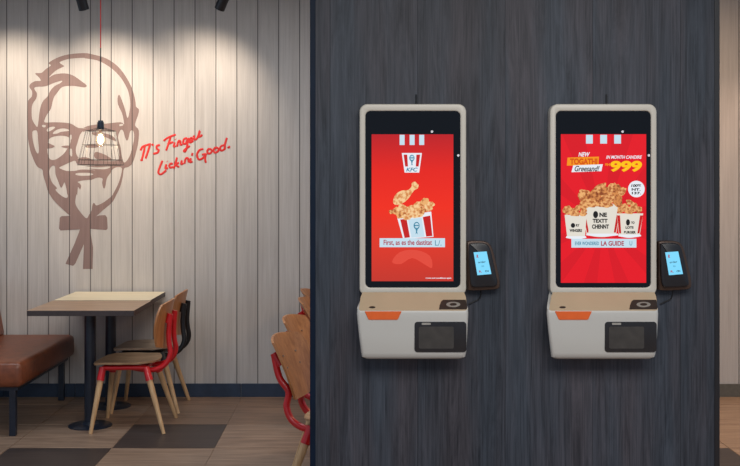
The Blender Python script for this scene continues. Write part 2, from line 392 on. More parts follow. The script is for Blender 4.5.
negs = [
 ca([(90,245),(150,240),(200,220),(245,208),(235,222),(200,240),(175,270),(160,300),(135,325),(120,360),(112,400),(108,440),(102,475),(92,470),(70,430),(68,370),(75,340),(95,310),(98,280),(85,260)]),
 # forehead
 ca([(240,95),(290,80),(370,75)])+cb([(60,78),(130,90),(190,120),(240,160),(280,210),(310,270),(322,340),(316,395),(305,425),(290,370),(262,295),(250,300),(250,345),(275,400),(285,450)])
 + cd([(283,55),(265,42),(180,50),(90,60),(45,78)])+cc([(400,75),(340,75),(290,48),(200,42),(145,43)])
 + ca([(145,430),(160,400),(180,370),(195,310),(215,280),(245,245),(300,238),(340,242),(375,247),(388,235),(350,205),(310,178),(260,165),(200,172),(168,190),(190,165),(215,145),(245,130),(257,122),(232,105)]),
 # left ear
 cc([(72,100),(85,90),(100,95),(105,140),(110,200),(105,225),(90,205),(75,150)]),
 cc([(130,58),(150,60),(145,72),(130,68)]),
 cc([(155,90),(165,75),(190,68),(205,72),(190,85),(165,97)]),
 cc([(190,108),(210,88),(245,78),(275,82),(285,92),(240,98),(215,108)]),
 cc([(162,160),(175,135),(215,122),(260,122),(290,135),(295,155),(285,180),(270,205),(250,230),(210,258),(180,260),(165,240),(158,200)]),
 cc([(291,118),(300,116),(300,140),(291,142)]),
 cc([(291,195),(302,198),(304,235),(296,240),(288,220)]),
 # right lens with the nose side
 cc([(365,95),(350,115),(335,160),(325,200),(330,232),(345,255)])+cd([(15,252),(60,245),(110,262),(170,268),(225,268),(250,262),(258,235),(250,170),(240,105),(228,95),(150,92),(90,95),(60,92),(52,100)]),
 # right ear
 cd([(265,88),(280,92),(290,125),(300,148),(310,140),(322,95),(338,92),(345,125),(336,180),(320,235),(300,268),(284,275),(272,240),(266,190),(250,130)]),
 cd([(258,55),(275,52),(280,60),(262,65)]),
 # cheek crescent
 cc([(170,330),(185,298),(203,300),(207,345),(222,385),(238,423),(250,410),(260,393),(270,430),(276,466)])+ce([(158,20),(163,38),(150,46),(120,30),(90,0)])+cc([(215,425),(185,390)]),
 # lip of the moustache
 cc([(230,305),(260,290),(310,268),(325,270),(335,285),(400,292),(440,296)])+cd([(60,298),(130,305),(190,300),(205,304),(170,316),(80,312)])+cc([(440,322),(400,318),(350,318),(320,325),(270,325),(235,312)]),
 cc([(322,345),(340,337),(400,337),(428,345),(400,353),(345,353)]),
 # right cheek
 cd([(218,318),(240,305),(272,308),(268,350),(252,400),(232,440)])+cd([(215,470)])+ce([(400,50),(370,72),(330,90),(315,75),(306,85),(300,120),(285,145),(270,165),(240,135),(215,100),(205,70),(212,25)])+cc([(333,466),(338,420),(350,434),(356,412),(345,397),(335,390),(360,382),(400,378)])
 + cd([(95,378),(130,365),(160,370),(158,395),(165,425),(175,422),(185,370),(205,340)]),
]
poss = [cc([(150,160),(185,172),(202,182),(185,192),(150,195)]), cc([(240,184),(265,178),(300,180),(300,196),(262,192)]),
 cd([(60,178),(100,168),(140,172),(150,180),(120,190),(70,190)]), cd([(100,100),(160,104),(215,120),(240,150),(215,145),(165,125),(110,118)]),
 cd([(120,215),(160,225),(190,240),(215,262),(150,265),(112,245)])]
bow = [ce([(115,162),(125,152),(180,150),(260,172),(345,148),(380,146),(391,160),(394,225),(385,233),(290,226),(120,236),(111,225)]),
 ce([(235,225),(200,315),(165,392),(148,430),(192,442),(205,430),(256,315),(250,460),(306,460),(309,335),(298,270),(290,222)])]
def sm(poly, n=3): return [(p.x, p.y) for p in spline([(a, b, 0) for a, b in poly], n, True)]
layers = [(1, sm(outer))]+[(0, sm(p)) for p in negs]+[(1, sm(p)) for p in poss]+[(1, p) for p in bow]
o = pxshape('wall_emblem', layers, YW-.0015, .0025, M_emb, None)
tag(o, 'large taupe emblem of a bearded man in glasses and bow tie on plank wall', 'wall emblem')
t = root_empty('wall_lettering', (PX(185, YW), YW, PZ(158, YW)), 'red handwritten slogan on the pale plank wall beside the taupe emblem', 'wall lettering')
def cs(l): return [(130+u/6.21, 120+v/6.21) for u, v in l]
words = [
 [[(65,190),(80,165),(130,148)],[(92,163),(84,205),(73,248)],[(124,154),(112,195),(97,240)],[(64,250),(80,248)],[(137,148),(146,160)],[(186,156),(168,160),(166,176),(178,188),(170,203),(145,210)]],
 [[(208,130),(235,110),(285,90)],[(252,105),(240,145),(224,190)],[(232,150),(268,136)],[(278,138),(272,165),(284,160)],[(282,118),(284,121)],[(292,166),(300,134),(312,130),(314,152),(326,152)],[(356,112),(336,118),(330,142),(346,146),(360,112),(354,165),(342,195),(336,188),(372,160)],[(374,135),(388,122),(382,110),(370,122),(374,140),(394,128)],[(396,95),(402,122),(420,108),(434,66),(428,104),(450,92)]],
 [[(202,252),(186,290),(176,325),(192,337),(225,312)],[(226,274),(220,300),(236,298)],[(230,256),(232,258)],[(266,272),(252,271),(244,284),(251,296),(268,291)],[(292,232),(282,268),(272,302)],[(304,264),(284,278),(306,292)],[(322,250),(318,274),(332,268)],[(338,272),(346,240),(360,238),(364,264)],[(378,236),(374,262),(388,256)],[(388,204),(384,222)]],
 [[(456,180),(432,186),(416,215),(428,245),(454,234),(472,212),(446,216)],[(472,212),(466,240),(472,266)],[(492,176),(480,190),(486,208),(502,204),(508,188),(492,176)],[(534,168),(520,184),(526,202),(544,196),(550,180),(534,168)],[(574,156),(560,172),(566,190),(584,182),(588,162),(574,156)],[(602,110),(590,150),(588,186)],[(608,166),(612,171),(617,167),(611,164)]]]
for wd in words:
    bm = nb()
    for st in wd: stroke(bm, cs(st), 2.15, YW-.002)
    squash(bm, YW-.002, .25)
    obj('word', bm, M_letter, t, True)

# ------------------------------------------------------------------ furniture
def make_chair(label, frame_m, seat_m, loc, rotz=0, group=None, lean=.035):
    """plywood chair facing local -X, origin on the floor"""
    t = root_empty('dining_chair', (0,0,0), label, 'chair', group)
    # seat shell
    bm = nb(); nu, nv = 20, 16; top = {}; bot = {}
    for i in range(nu+1):
        for j in range(nv+1):
            a = -1+2*i/nu; b = -1+2*j/nv
            # square to superellipse
            x = a*math.sqrt(max(0, 1-.34*b*b)); y = b*math.sqrt(max(0, 1-.30*a*a))
            wy = .205*(1-.06*(x+1)/2)
            z = .430-.010*math.cos(x*1.4)*math.cos(y*1.4)+.014*abs(y)**2.5 - .010*max(0,-x-.6)/.4 + .012*max(0, x-.4)/.6
            top[i,j] = bm.verts.new((-.04+x*.205, y*wy, z-.014)); bot[i,j] = bm.verts.new((-.04+x*.202, y*wy*.985, z-.026))
    for i in range(nu):
        for j in range(nv):
            bm.faces.new((top[i,j],top[i+1,j],top[i+1,j+1],top[i,j+1])); bm.faces.new((bot[i,j],bot[i,j+1],bot[i+1,j+1],bot[i+1,j]))
    per = [(i,0) for i in range(nu)]+[(nu,j) for j in range(nv)]+[(i,nv) for i in range(nu,0,-1)]+[(0,j) for j in range(nv,0,-1)]
    for k, p in enumerate(per):
        q = per[(k+1) % len(per)]; bm.faces.new((top[p],top[q],bot[q],bot[p]))
    obj('seat', bm, seat_m, t, True, world=False)
    # backrest: curved plywood panel, rounded corners
    bm = nb(); nu, nv = 16, 14; A = {}; B = {}
    for i in range(nu+1):
        for j in range(nv+1):
            a = -1+2*i/nu; b = -1+2*j/nv
            y = a*math.sqrt(max(0, 1-.26*b*b)); v = b*math.sqrt(max(0, 1-.26*a*a))
            hw = .200+.010*v; z = .645+.150*v
            x = .190+lean*(v*.5+.5)+.010*v*v-.050*y*y
            A[i,j] = bm.verts.new((x, y*hw, z)); B[i,j] = bm.verts.new((x+.012, y*hw*.99, z))
    for i in range(nu):
        for j in range(nv):
            bm.faces.new((A[i,j],A[i+1,j],A[i+1,j+1],A[i,j+1])); bm.faces.new((B[i,j],B[i,j+1],B[i+1,j+1],B[i+1,j]))
    per = [(i,0) for i in range(nu)]+[(nu,j) for j in range(nv)]+[(i,nv) for i in range(nu,0,-1)]+[(0,j) for j in range(nv,0,-1)]
    for k, p in enumerate(per):
        q = per[(k+1) % len(per)]; bm.faces.new((A[p],A[q],B[q],B[p]))
    bk = obj('backrest', bm, M_ply, t, True, world=False)
    for s in (-1, 1):
        for z in (.645, .70):
            x = .190+lean*((z-.645)/.3+.5)-.050*(.085/.2)**2
            obj('screw', tube(nb(), [(x-.003, s*.085, z), (x+.008, s*.085, z)], .005, 8), M_steel, bk, True, world=False)
    # metal frame: rails under seat, leg sockets, two rising arms with pads
    bm = nb()
    for s in (-1, 1):
        tube(bm, [(-.16, s*.14, .386), (.0, s*.145, .390), (.10, s*.14, .386)], .016, 10)
        xr_ = .190+lean*.6+.006
        arm = spline([(-.02, s*.10, .388), (.07, s*.108, .372), (.15, s*.108, .372), (.212, s*.104, .405), (.240, s*.098, .465), (.232, s*.093, .535), (xr_+.012, s*.09, .60), (xr_+.014+lean*.2, s*.088, .70)], 5)
        tube(bm, arm, .0165, 10)
        tube(bm, [(xr_+.006, s*.087, .655), (xr_+.012+lean*.25, s*.087, .712)], [.018,.018], 10)
    tube(bm, [(-.16, -.14, .386), (-.16, .14, .386)], .015, 10)
    tube(bm, [(.095, -.14, .386), (.095, .14, .386)], .015, 10)
    obj('frame', bm, frame_m, t, True, world=False)
    for sx, sy in ((-1,-1),(-1,1),(1,-1),(1,1)):
        a = Vector((-.165 if sx < 0 else .10, sy*.145, .392)); b = Vector((.222*sx, sy*.222, 0))
        d = (b-a)
        lg = obj('leg', tube(nb(), [a+d*.08, a+d*.3, b], [.0185,.0185,.0115], 14), M_leg, t, True, world=False)
        obj('leg_socket', tube(nb(), [a, a+d*.2], [.020,.0235], 14), frame_m, lg, True, world=False)
    t.location = loc; t.rotation_euler = (0,0,rotz)
    return t
def copy_tree(o, parent=None):
    c = o.copy(); C.objects.link(c)
    if parent is not None: c.parent = parent
    for ch in list(o.children): copy_tree(ch, c)
    return c
M_seatgrey = grain_mat('plywood_seat_grey', s2l(150,128,110), s2l(186,164,142), (1.2,12,1), .45, 3, .4)
make_chair('plywood chair with red metal frame at the nearer wooden table', M_red, M_seat, (-1.398, 6.70, 0), 0)
make_chair('plywood chair with black metal frame beside the plank wall, at the farther table', M_blk, M_seatgrey, (-1.405, 7.27, 0), 0)
rowg = 'chairs behind the dark partition'
th = PI-math.radians(17)
def backpos(xb, yb, a): # chair origin so that the back top stands at (xb, yb)
    return (xb-.265*math.cos(a), yb-.265*math.sin(a), 0)
r0 = make_chair('nearest red framed plywood chair half hidden behind left edge of the dark partition', M_red, M_seat, backpos(-.332, 5.15, th), th, rowg, .12)
a2 = PI-math.radians(14)
for (xb, yb, a, lab) in ((-.334, 5.86, a2, 'second plywood chair behind the dark partition, just past the nearest red framed one'),
                         (-.310, 6.77, PI-.10, 'third plywood chair of the row behind the partition, one before the farthest'),
                         (-.327, 7.33, PI-.06, 'farthest plywood chair behind the partition edge, closest to the plank wall')):
    c = copy_tree(r0); c.location = backpos(xb, yb, a); c.rotation_euler = (0,0,a); c['label'] = lab

def make_table(label, xa, xb, ya, yb, mtop, py):
    cx, cy = (xa+xb)/2, py
    t = root_empty('restaurant_table', (cx, cy, 0), label, 'table')
    bm = nb(); box(bm, xa, xb, ya, yb, .716, .75, .002)
    for f in bm.faces:
        f.material_index = 0 if abs(f.normal.z) > .5 and f.calc_center_median().z > .74 else 1
    bm.normal_update()
    for f in bm.faces: f.material_index = 0 if f.normal.z > .7 else 1
    obj('table_top', bm, [mtop, M_tedge], t)
    obj('column', lathe(nb(), cx, cy, [(0,.012),(.036,.012),(.036,.700),(0,.700)], 28), M_navy, t, True)
    obj('mounting_plate', box(nb(), cx-.09, cx+.09, cy-.09, cy+.09, .700, .716, .002), M_navy, t)
    obj('base_plate', lathe(nb(), cx, cy, [(0,0),(.135,0),(.135,.006),(.125,.011),(.05,.014),(.042,.03),(0,.03)], 48), M_navy, t, True)
make_table('brown wood table on a round dark pedestal beside the leather bench', -2.0, -1.353, 6.46, 7.01, M_ttop, 6.70)
make_table('wood table with light painted into its top, against the plank wall behind the brown table', -2.0, -1.365, 7.03, 7.585, M_ttop_lit, 7.28)

# bench
t = root_empty('leather_bench', (-2.3, 6.95, 0), 'brown leather bench with dark square legs beside the brown table', 'bench')
bm = nb(); box(bm, -2.62, -2.0, 6.36, 7.57, .30, .45, .035)
for v in bm.verts:
    if v.co.z > .43: v.co.z += .006*math.cos((v.co.x+2.3)/.31*1.4)
obj('seat_cushion', bm, M_leather, t, True)
bm = nb(); box(bm, -2.60, -2.51, 6.36, 7.57, .44, .835, .03)
for v in bm.verts: v.co.x -= (v.co.z-.44)*.18-.02
obj('backrest', bm, M_leather, t, True)
obj('seat_frame', box(nb(), -2.58, -2.04, 6.42, 7.53, .275, .302), M_navy, t)
for x in (-2.075, -2.55):
    for y in (6.44, 7.49): obj('leg', box(nb(), x-.019, x+.019, y-.019, y+.019, 0, .276, .002), M_navy, t)

# ------------------------------------------------------------------ pendant
px_, py_ = PX(100.6, 7.0), 7.0
t = root_empty('pendant_lamp', (px_, py_, 3.0), 'wire cage pendant lamp with glowing bulb hanging before the taupe emblem', 'lamp')
zc = lambda y: PZ(y, 7.0)
cord = tube(nb(), [(px_, py_, 3.0), (px_, py_, zc(48))], .0035, 8); obj('cord', cord, M_redcord, t, label='red fabric upper cord')
obj('cord', tube(nb(), [(px_, py_, zc(48)), (px_, py_, zc(122))], .0038, 8), M_cable, t, label='black lower cord')
obj('canopy', lathe(nb(), px_, py_, [(0,2.97),(.05,2.97),(.05,3.0),(0,3.0)]), M_blk, t, True)
obj('socket', lathe(nb(), px_, py_, [(0,zc(120.5)),(.016,zc(120.5)),(.018,zc(122)),(.022,zc(122.5)),(.022,zc(129.5)),(0,zc(129.5))], 20), M_navy, t, True)
bm = nb()
rt, zt = .096, zc(131); rb, zb = .148, zc(165); 
def ring(r, z, w): tube(bm, [(px_+r*math.cos(2*PI*k/40), py_+r*math.sin(2*PI*k/40), z) for k in range(40)], w, 6, closed=True)
rad = lambda z: rt+(rb-rt)*(zt-z)/(zt-zb)
ring(rt, zt, .0016); ring(rad(zc(145)), zc(145), .0014); ring(rad(zc(160)), zc(160), .0016); ring(rb, zb, .002); ring(.024, zc(128), .0022)
for k in range(14):
    a = 2*PI*(k+.3)/14; ca_, sa_ = math.cos(a), math.sin(a)
    tube(bm, [(px_+.024*ca_, py_+.024*sa_, zc(128)), (px_+rt*ca_, py_+rt*sa_, zt), (px_+rb*ca_, py_+rb*sa_, zb)], .0012, 6)
obj('wire_cage', bm, M_blk, t, True)
bm = nb(); zb0 = zc(129.5)
prof = [(.010, zb0), (.013, zb0-.012), (.020, zb0-.03), (.031, zb0-.055), (.034, zb0-.075), (.030, zb0-.095), (.018, zb0-.110), (0, zb0-.115)]
lathe(bm, px_, py_, prof, 24); 
mg, nt, b = new_mat('bulb_glass'); b.inputs['Base Color'].default_value = (1,.9,.75,1); b.inputs['Transmission Weight'].default_value = 1; b.inputs['Roughness'].default_value = .0; b.inputs['IOR'].default_value = 1.05
bulb = obj('bulb', bm, mg, t, True)
bm = nb(); lathe(bm, px_, py_, [(0, zb0-.03), (.010, zb0-.034), (.019, zb0-.055), (.019, zb0-.075), (.010, zb0-.092), (0, zb0-.096)], 16)
obj('filament', bm, E_bulb, bulb, True)
ld = bpy.data.lights.new('bulb_light', 'POINT'); ld.energy = 7; ld.color = (1, .74, .45); ld.shadow_soft_size = .03
lo = link(bpy.data.objects.new('bulb_light', ld)); lo.parent = t; lo.location = (0, 0, zb0-.14-3.0)

# ------------------------------------------------------------------ track spots
def make_spot(p_low, p_high, target, energy, label, group, size=92, col=(1.0,.85,.68), blend=1.0):
    a, b = Vector(p_low), Vector(p_high); d = (a-b).normalized()
    t = root_empty('track_spotlight', (b.x, b.y, 3.0), label, 'spotlight', group)
    obj('spot_body', tube(nb(), [a-d*.004, a, b, b-d*.006], [.028,.034,.034,.026], 28), M_blk, t, True)
    obj('stem', tube(nb(), [b+(a-b)*.2, (b.x, b.y, 2.985)], .008, 8), M_blk, t, True)
    obj('mounting', box(nb(), b.x-.035, b.x+.035, b.y-.02, b.y+.02, 2.975, 3.0, .003), M_blk, t)
    ld = bpy.data.lights.new('spot_beam', 'SPOT'); ld.energy = energy; ld.color = col; ld.spot_size = math.radians(size); ld.spot_blend = blend; ld.shadow_soft_size = .03
    lo = link(bpy.data.objects.new('spot_beam', ld)); lo.parent = t
    lo.location = a+d*.02-t.location
    lo.rotation_euler = (Vector(target)-a).to_track_quat('-Z', 'Y').to_euler()
YS = 6.95
def at(x, y, Y): return (PX(x, Y), Y, PZ(y, Y))
sg = 'track spotlights near the plank wall'
make_spot(at(84, 9.5, YS+.02), at(77, -16, YS-.05), at(108, 114, YW), 40, 'left black spotlight tube above the taupe emblem, next to the pendant cord', sg)
make_spot(at(219.5, 9, YS+.02), at(230, -16, YS-.05), at(196, 114, YW), 40, 'right black spotlight tube above the red slogan', sg)
make_spot(at(-20, 8, YS+.02), at(-28, -16, YS-.05), at(14, 114, YW), 40, 'black spotlight tube left of the frame, above the leather bench', sg)
make_spot(at(790, 8, YS+.02), at(800, -16, YS-.05), at(752, 330, YW), 22, 'black spotlight tube right of the frame, beyond the partition', sg, 95, (1.0,.70,.54))
def lamp_area(name, loc, rot, sx, sy, energy, col):
    ld = bpy.data.lights.new(name, 'AREA'); ld.shape = 'RECTANGLE'; ld.size = sx; ld.size_y = sy; ld.energy = energy; ld.color = col
    lo = link(bpy.data.objects.new(name, ld)); lo.location = loc; lo.rotation_euler = rot; return lo

# ------------------------------------------------------------------ kiosks
YK = 4.25; YF = 4.17; YB = YP
def make_kiosk(ox, shift, label):
    cx = PX(412.9+ox, YK)
    t = root_empty('ordering_kiosk', (cx, YB, PZ(360, YF)), label, 'kiosk', None)
    q = lambda l: [(x+ox, y) for x, y in l]
    # upper housing with screen opening
    pxshape('housing', [(1, q(rrect(359.5, 104, 466.3, 296, 8, 8))), (0, q(rrect(365.5, 111, 460.3, 287.5, 5, 6)))], YK, YB-YK, M_gry, t, bevel=.006, smooth=True)
    gl = pxshape('screen_glass', [(1, q(rrect(364.5, 110, 461.3, 288.5, 5, 6)))], YK+.004, .02, M_glass, t)
    # lower box
    bx = lambda px: PX(px+ox, YF)+shift
    bm = nb(); rings = []
    def rg(xl, xr, yf, z0, rad, fn=None):
        pl = []; rad_b = .004
        pts = []
        tp = .030
        for (ccx, ccy, a, r) in ((xr-rad, yf+rad, -PI/2, rad), (xr-tp-rad_b, YB-rad_b, 0, rad_b), (xl+tp+rad_b, YB-rad_b, PI/2, rad_b), (xl+rad, yf+rad, PI, rad)):
            for k in range(7):
                th = a+PI/2*k/6; pts.append((ccx+r*math.cos(th), ccy+r*math.sin(th)))
        return [bm.verts.new((x, y, z0 if fn is None else fn(y))) for x, y in pts]
    zf, zb = PZ(311, YF), PZ(291, YK)
    slope = lambda y, o=0: (zf+(zb-zf)*min(1, max(0, (y-YF)/(YK-YF)))+o)
    spec = [(365,462.3,YF+.02,PZ(359.3,YF+.01),.02),(361.6,465.6,YF+.008,PZ(357.6,YF),.018),(360.8,466.4,YF+.003,PZ(353,YF),.016),(358.6,467.4,YF,PZ(335,YF),.014),(356.9,468.2,YF,PZ(319,YF),.013),(356.5,468.4,YF,PZ(313.5,YF),.013)]
    for xl, xr, yf, z, rad in spec: rings.append(rg(bx(xl), bx(xr), yf, z, rad))
    rings.append(rg(bx(356.9), bx(468.1), YF+.002, 0, .012, lambda y: slope(y, -.001)))
    rings.append(rg(bx(358.2), bx(467.0), YF+.006, 0, .010, lambda y: slope(y, .001)))
    n = len(rings[0])
    for a, b in zip(rings, rings[1:]):
        for k in range(n): bm.faces.new((a[k], a[(k+1) % n], b[(k+1) % n], b[k]))
    bm.faces.new(rings[0][::-1])
    # cap: inset copy in ledge colour
    cap = rg(bx(360.5), bx(465.0), YF+.012, 0, .008, lambda y: slope(y, -.0005))
    for k in range(n): bm.faces.new((rings[-1][k], rings[-1][(k+1) % n], cap[(k+1) % n], cap[k]))
    f = bm.faces.new(cap)
    bmesh.ops.triangulate(bm, faces=[f])
    lower = obj('printer_box', bm, M_face, t, True)
    # sloped ledge plate
    def ledge(x, y, lift=.0015):
        # cross the sight line with the sloping top
        k = (y-CY)/F; s = (zb-zf)/(YK-YF)
        Y = (CH-zf+s*YF)/(k+s)
        return Vector(((x+ox-CX)/F*Y+shift, Y, CH-k*Y+lift))
    def ledge_plate(name, poly, m, lift, par, thick=.003):
        bm = nb(); top = [bm.verts.new(ledge(x, y, lift)) for x, y in poly]; bot = [bm.verts.new(v.co-Vector((0,0,thick))) for v in top]
        bm.faces.new(top); bm.faces.new(bot[::-1])
        for k in range(len(poly)):
            j = (k+1) % len(poly); bm.faces.new((top[k], top[j], bot[j], bot[k]))
        return obj(name, bm, m, par)
    ledge_plate('ledge', [(362.5,292.5),(463.8,292.5),(465.6,297),(467,309.4),(465,310.5),(360.2,310.5),(358.6,309.4),(360.5,297)], M_ledge, .0012, t)
    nf = ledge_plate('contactless_reader', [(443,300.5),(465.5,300.5),(466,302),(467,308.2),(466,309.8),(438.8,309.8),(439.4,306),(441,302)], M_nfc, .0030, t)
    ledge_plate('reader_mark', [(453+7*math.cos(2*PI*k/24), 305.3+2.6*math.sin(2*PI*k/24)) for k in range(24)], M_silver, .0036, nf, .001)
    ledge_plate('reader_mark', [(453+3.6*math.cos(2*PI*k/24), 305.3+1.3*math.sin(2*PI*k/24)) for k in range(24)], M_nfc, .0040, nf, .001)
    ledge_plate('scanner_slot', [(372+3.2*math.cos(2*PI*k/20), 307.8+1.0*math.sin(2*PI*k/20)) for k in range(20)], M_nfc, .0026, t, .001)
    sx = shift*F/YF
    w = lambda l: [(x+ox+sx, y) for x, y in l]
    pxshape('card_slot', [(1, w([(364.5,311.4),(401.2,311.4),(400.6,313),(397.8,319.2),(396.6,319.8),(369.2,319.8),(368,319.2),(365.2,313)]))], YF-.003, .012, M_orange, t, bevel=.001)
    rw = pxshape('receipt_window', [(1, w(rrect(414.2, 321.8, 466.2, 352.2, 3.2)))], YF-.0015, .012, M_window, t, bevel=.001)
    pxshape('receipt_tray', [(1, w(rrect(418.5, 326.6, 453.5, 348.6, 1.6)))], YF-.0022, .002, M_inner, rw)
    pxshape('receipt_exit', [(1, w(rrect(421.5, 322.8, 430.5, 324.8, .4)))], YF-.0022, .002, M_silver, rw)
    # cable out of the top and the two tiny lights on the glass edge
    bm = nb(); X = PX(416.3+ox, YB-.01); tube(bm, [(X, YB-.005, PZ(104.5, YB)), (X, YB-.005, PZ(94.5, YB))], .003, 8); obj('power_cable', bm, M_cable, t, True)
    for (x, y) in ((432, 131.6), (458.3, 155.4)):
        pxshape('indicator_light', [(1, q(ell(x, y, 1.25, 1.25, 14)))], YK+.0034, .001, M_dot, gl)
    return t, gl
def disp(gl, x0, y0, x1, y1, m): 
    return pxshape('display', [(1, [(x0,y0),(x1,y0),(x1,y1),(x0,y1)])], YK+.0032, .0008, m, gl)
def art(name, poly, m, t, lv, holes=()):
    return pxshape(name, [(1, poly)]+[(0, h) for h in holes], YK+.0032-.0003*lv, .00025, m, t)
def lump(cx, cy, rx, ry, seed, rot=0, n=22):
    rnd = random.Random(seed); ph = [rnd.uniform(0, 6.28) for _ in range(3)]; out = []
    for k in range(n):
        a = 2*PI*k/n; r = 1+.08*math.sin(3*a+ph[0])+.07*math.sin(5*a+ph[1])+.05*math.sin(8*a+ph[2])
        x, y = rx*r*math.cos(a), ry*r*math.sin(a)
        out.append((cx+x*math.cos(rot)-y*math.sin(rot), cy+x*math.sin(rot)+y*math.cos(rot)))
    return out
def face_mark(name, cx, cy, s, m, t, lv, m2):
    """tiny portrait emblem: round head, glasses, goatee, bow tie"""
    hd = art(name, ell(cx, cy-.18*s, .40*s, .50*s), m, t, lv)
    art(name, ell(cx+.02*s, cy-.20*s, .28*s, .34*s), m2, t, lv+1)
    art(name, [(cx-.30*s,cy-.28*s),(cx+.30*s,cy-.28*s),(cx+.26*s,cy-.12*s),(cx+.04*s,cy-.12*s),(cx,cy-.2*s),(cx-.04*s,cy-.12*s),(cx-.26*s,cy-.12*s)], m, t, lv+2)
    art(name, [(cx-.22*s,cy+.02*s),(cx+.22*s,cy+.02*s),(cx+.06*s,cy+.62*s),(cx+.16*s,cy+.98*s),(cx,cy+.8*s),(cx-.16*s,cy+.98*s),(cx-.06*s,cy+.62*s)], m, t, lv+1)

# first kiosk: red poster with a bucket
k1, g1 = make_kiosk(0, .001, 'left self-ordering kiosk, its screen showing one bucket and a flying drumstick')
d1 = disp(g1, 371.6, 134.3, 453.4, 281.2, E_red)
art('picture_swirl', sm([(392,262),(400,252),(416,250),(430,256),(432,268),(424,264),(412,258),(401,264)]), E_redl, d1, 2)
for x in (399.6, 409.6, 419.2): art('stripe', [(x,134.8),(x+5,134.8),(x+5,145),(x,145)], E_blue, d1, 2)
art('logo', [(401.8,153),(421.9,153),(419.2,172.6),(404.6,172.6)], E_white, d1, 2)
art('logo_stripe', [(403.6,154.6),(407.2,154.6),(408.0,166.5),(405.2,166.5)], E_redd, d1, 3)
art('logo_stripe', [(416.4,154.6),(420.2,154.6),(418.6,166.5),(415.8,166.5)], E_redd, d1, 3)
face_mark('logo_face', 411.9, 159.2, 6.6, E_teal, d1, 4, E_blue)
text('logo_text', 'KFC', 406.2, 167.6, 417.6, 171.6, YK+.0032-.0015, E_teal, d1, bold=.03, shear=.2)
art('chicken_picture', sm([(393.2,200),(396,194),(402,190.5),(408,190),(411.5,186.5),(411.8,183),(415,181.6),(417,183.4),(418.6,185.2),(417.6,188.6),(414.5,190),(411.5,194),(408,199),(403,203),(397,205),(393.6,203.6)]), E_chk2, d1, 3)
art('bucket_picture', [(397.0,217),(431.2,211.5),(433.5,236.8),(403.2,239)], E_white, d1, 3)
art('bucket_stripe', [(400.2,219.5),(406.6,218.8),(410.0,237.4),(404.6,238)], E_redd, d1, 4)
art('bucket_stripe', [(422.8,217),(430.2,215.5),(432.4,236),(426.2,236.6)], E_redd, d1, 4)
art('bucket_panel', [(408.0,219),(421.6,217.6),(424.6,236.8),(411.4,237.6)], E_blue, d1, 4)
face_mark('bucket_face', 416.6, 227, 7.5, E_teal, d1, 5, E_blue)
rnd = random.Random(3)
spots = [(397,211,5,4),(402,208.5,5,4.2),(408,211,5.5,4.5),(401,215,5,3.6),(413,209,5,4),(419,205.5,5,4.3),(425,202.5,4.6,4.6),(431,204.5,3.6,3),(428,208,4.4,3.6),(421,211,5,4),(413,214,6,3.8),(407,217,5,3),(391.5,211.8,2.6,2.2),(418,215,5,2.6)]
for i_, (x, y, rx, ry) in enumerate(spots): art('chicken_picture', lump(x, y, rx, ry, i_), E_chk2 if i_ % 3 else E_chk, d1, 6+i_*.35)
art('banner', [(379.6,238.2),(445,238.2),(445,247.2),(379.6,247.2)], E_blue, d1, 13)
text('banner_text', 'First, as es the dastitat', 383.6, 239.8, 432, 245.8, YK+.0032-.0042, E_txt, d1, bold=.02)
text('banner_text', 'L/.', 435, 240.2, 441.5, 245.6, YK+.0032-.0042, E_teal, d1)
text('caption', 'terms and conditions apply', 425.6, 277.4, 451.6, 279, YK+.0032-.0042, E_white, d1, bold=.04)

# second kiosk
O2 = 190.6
k2, g2 = make_kiosk(O2, 0.0, 'right self-ordering kiosk, its screen showing three buckets and the price 999')
d2 = disp(g2, 560.9, 134.2, 646.2, 282.8, E_red2)
cxr, cyr = 603, 225
for k in range(12):
    a0 = 2*PI*k/12+.1; a1 = a0+.22
    poly = []
    def ray(a):
        dx, dy = math.cos(a), math.sin(a); s = 1e9
        for lim, c, dd in ((646.2 if dx > 0 else 560.9, cxr, dx), (282.8 if dy > 0 else 134.2, cyr, dy)):
            if abs(dd) > 1e-6: s = min(s, (lim-c)/dd)
        return (cxr+dx*s, cyr+dy*s)
    art('light_ray', [(cxr, cyr), ray(a0), ray((a0+a1)/2), ray(a1)], E_redray, d2, 1)
for x in (586, 600.2, 614.2): art('stripe', [(x,134.8),(x+6.8,134.8),(x+6.8,143.6),(x,143.6)], E_blue, d2, 2)
text('headline', 'NEW', 578.4, 152.2, 590, 156.6, YK+.0032-.0009, E_white, d2, bold=.03, shear=.3)
art('headline_block', [(567.6,157.6),(599,156.6),(598.4,164.8),(593,165.6),(566.8,165.6)], E_orange, d2, 2)
text('headline', 'TOGATHI', 570, 158.4, 597.4, 164.6, YK+.0032-.0012, E_dor, d2, bold=.05)
art('headline_block', [(573.2,165.4),(602.8,164.2),(601.4,171.2),(571.4,172.2)], E_white, d2, 3)
text('headline', 'Greesand!', 574.6, 165.8, 599.6, 171.4, YK+.0032-.0015, E_blk, d2, bold=.02, shear=.35)
text('headline', 'IN MONTH CANDIRE', 606.2, 155.4, 642, 158.8, YK+.0032-.0009, E_white, d2, bold=.02, shear=.3)
text('price', '$H', 605, 163.2, 609.8, 166.4, YK+.0032-.0009, E_orange, d2, bold=.03)
text('price', '999', 610.4, 160.8, 642, 171.8, YK+.0032-.0012, E_yel, d2, bold=.045, shear=.1)
art('badge', ell(636.4, 189, 8.3, 8.3, 36), E_white, d2, 2)
text('badge_text', '100%', 631, 184.2, 641.4, 187, YK+.0032-.0009, E_blk, d2, bold=.04, shear=.2)
text('badge_text', 'NT.', 631.6, 188.2, 640.6, 190.8, YK+.0032-.0009, E_blk, d2, bold=.04)
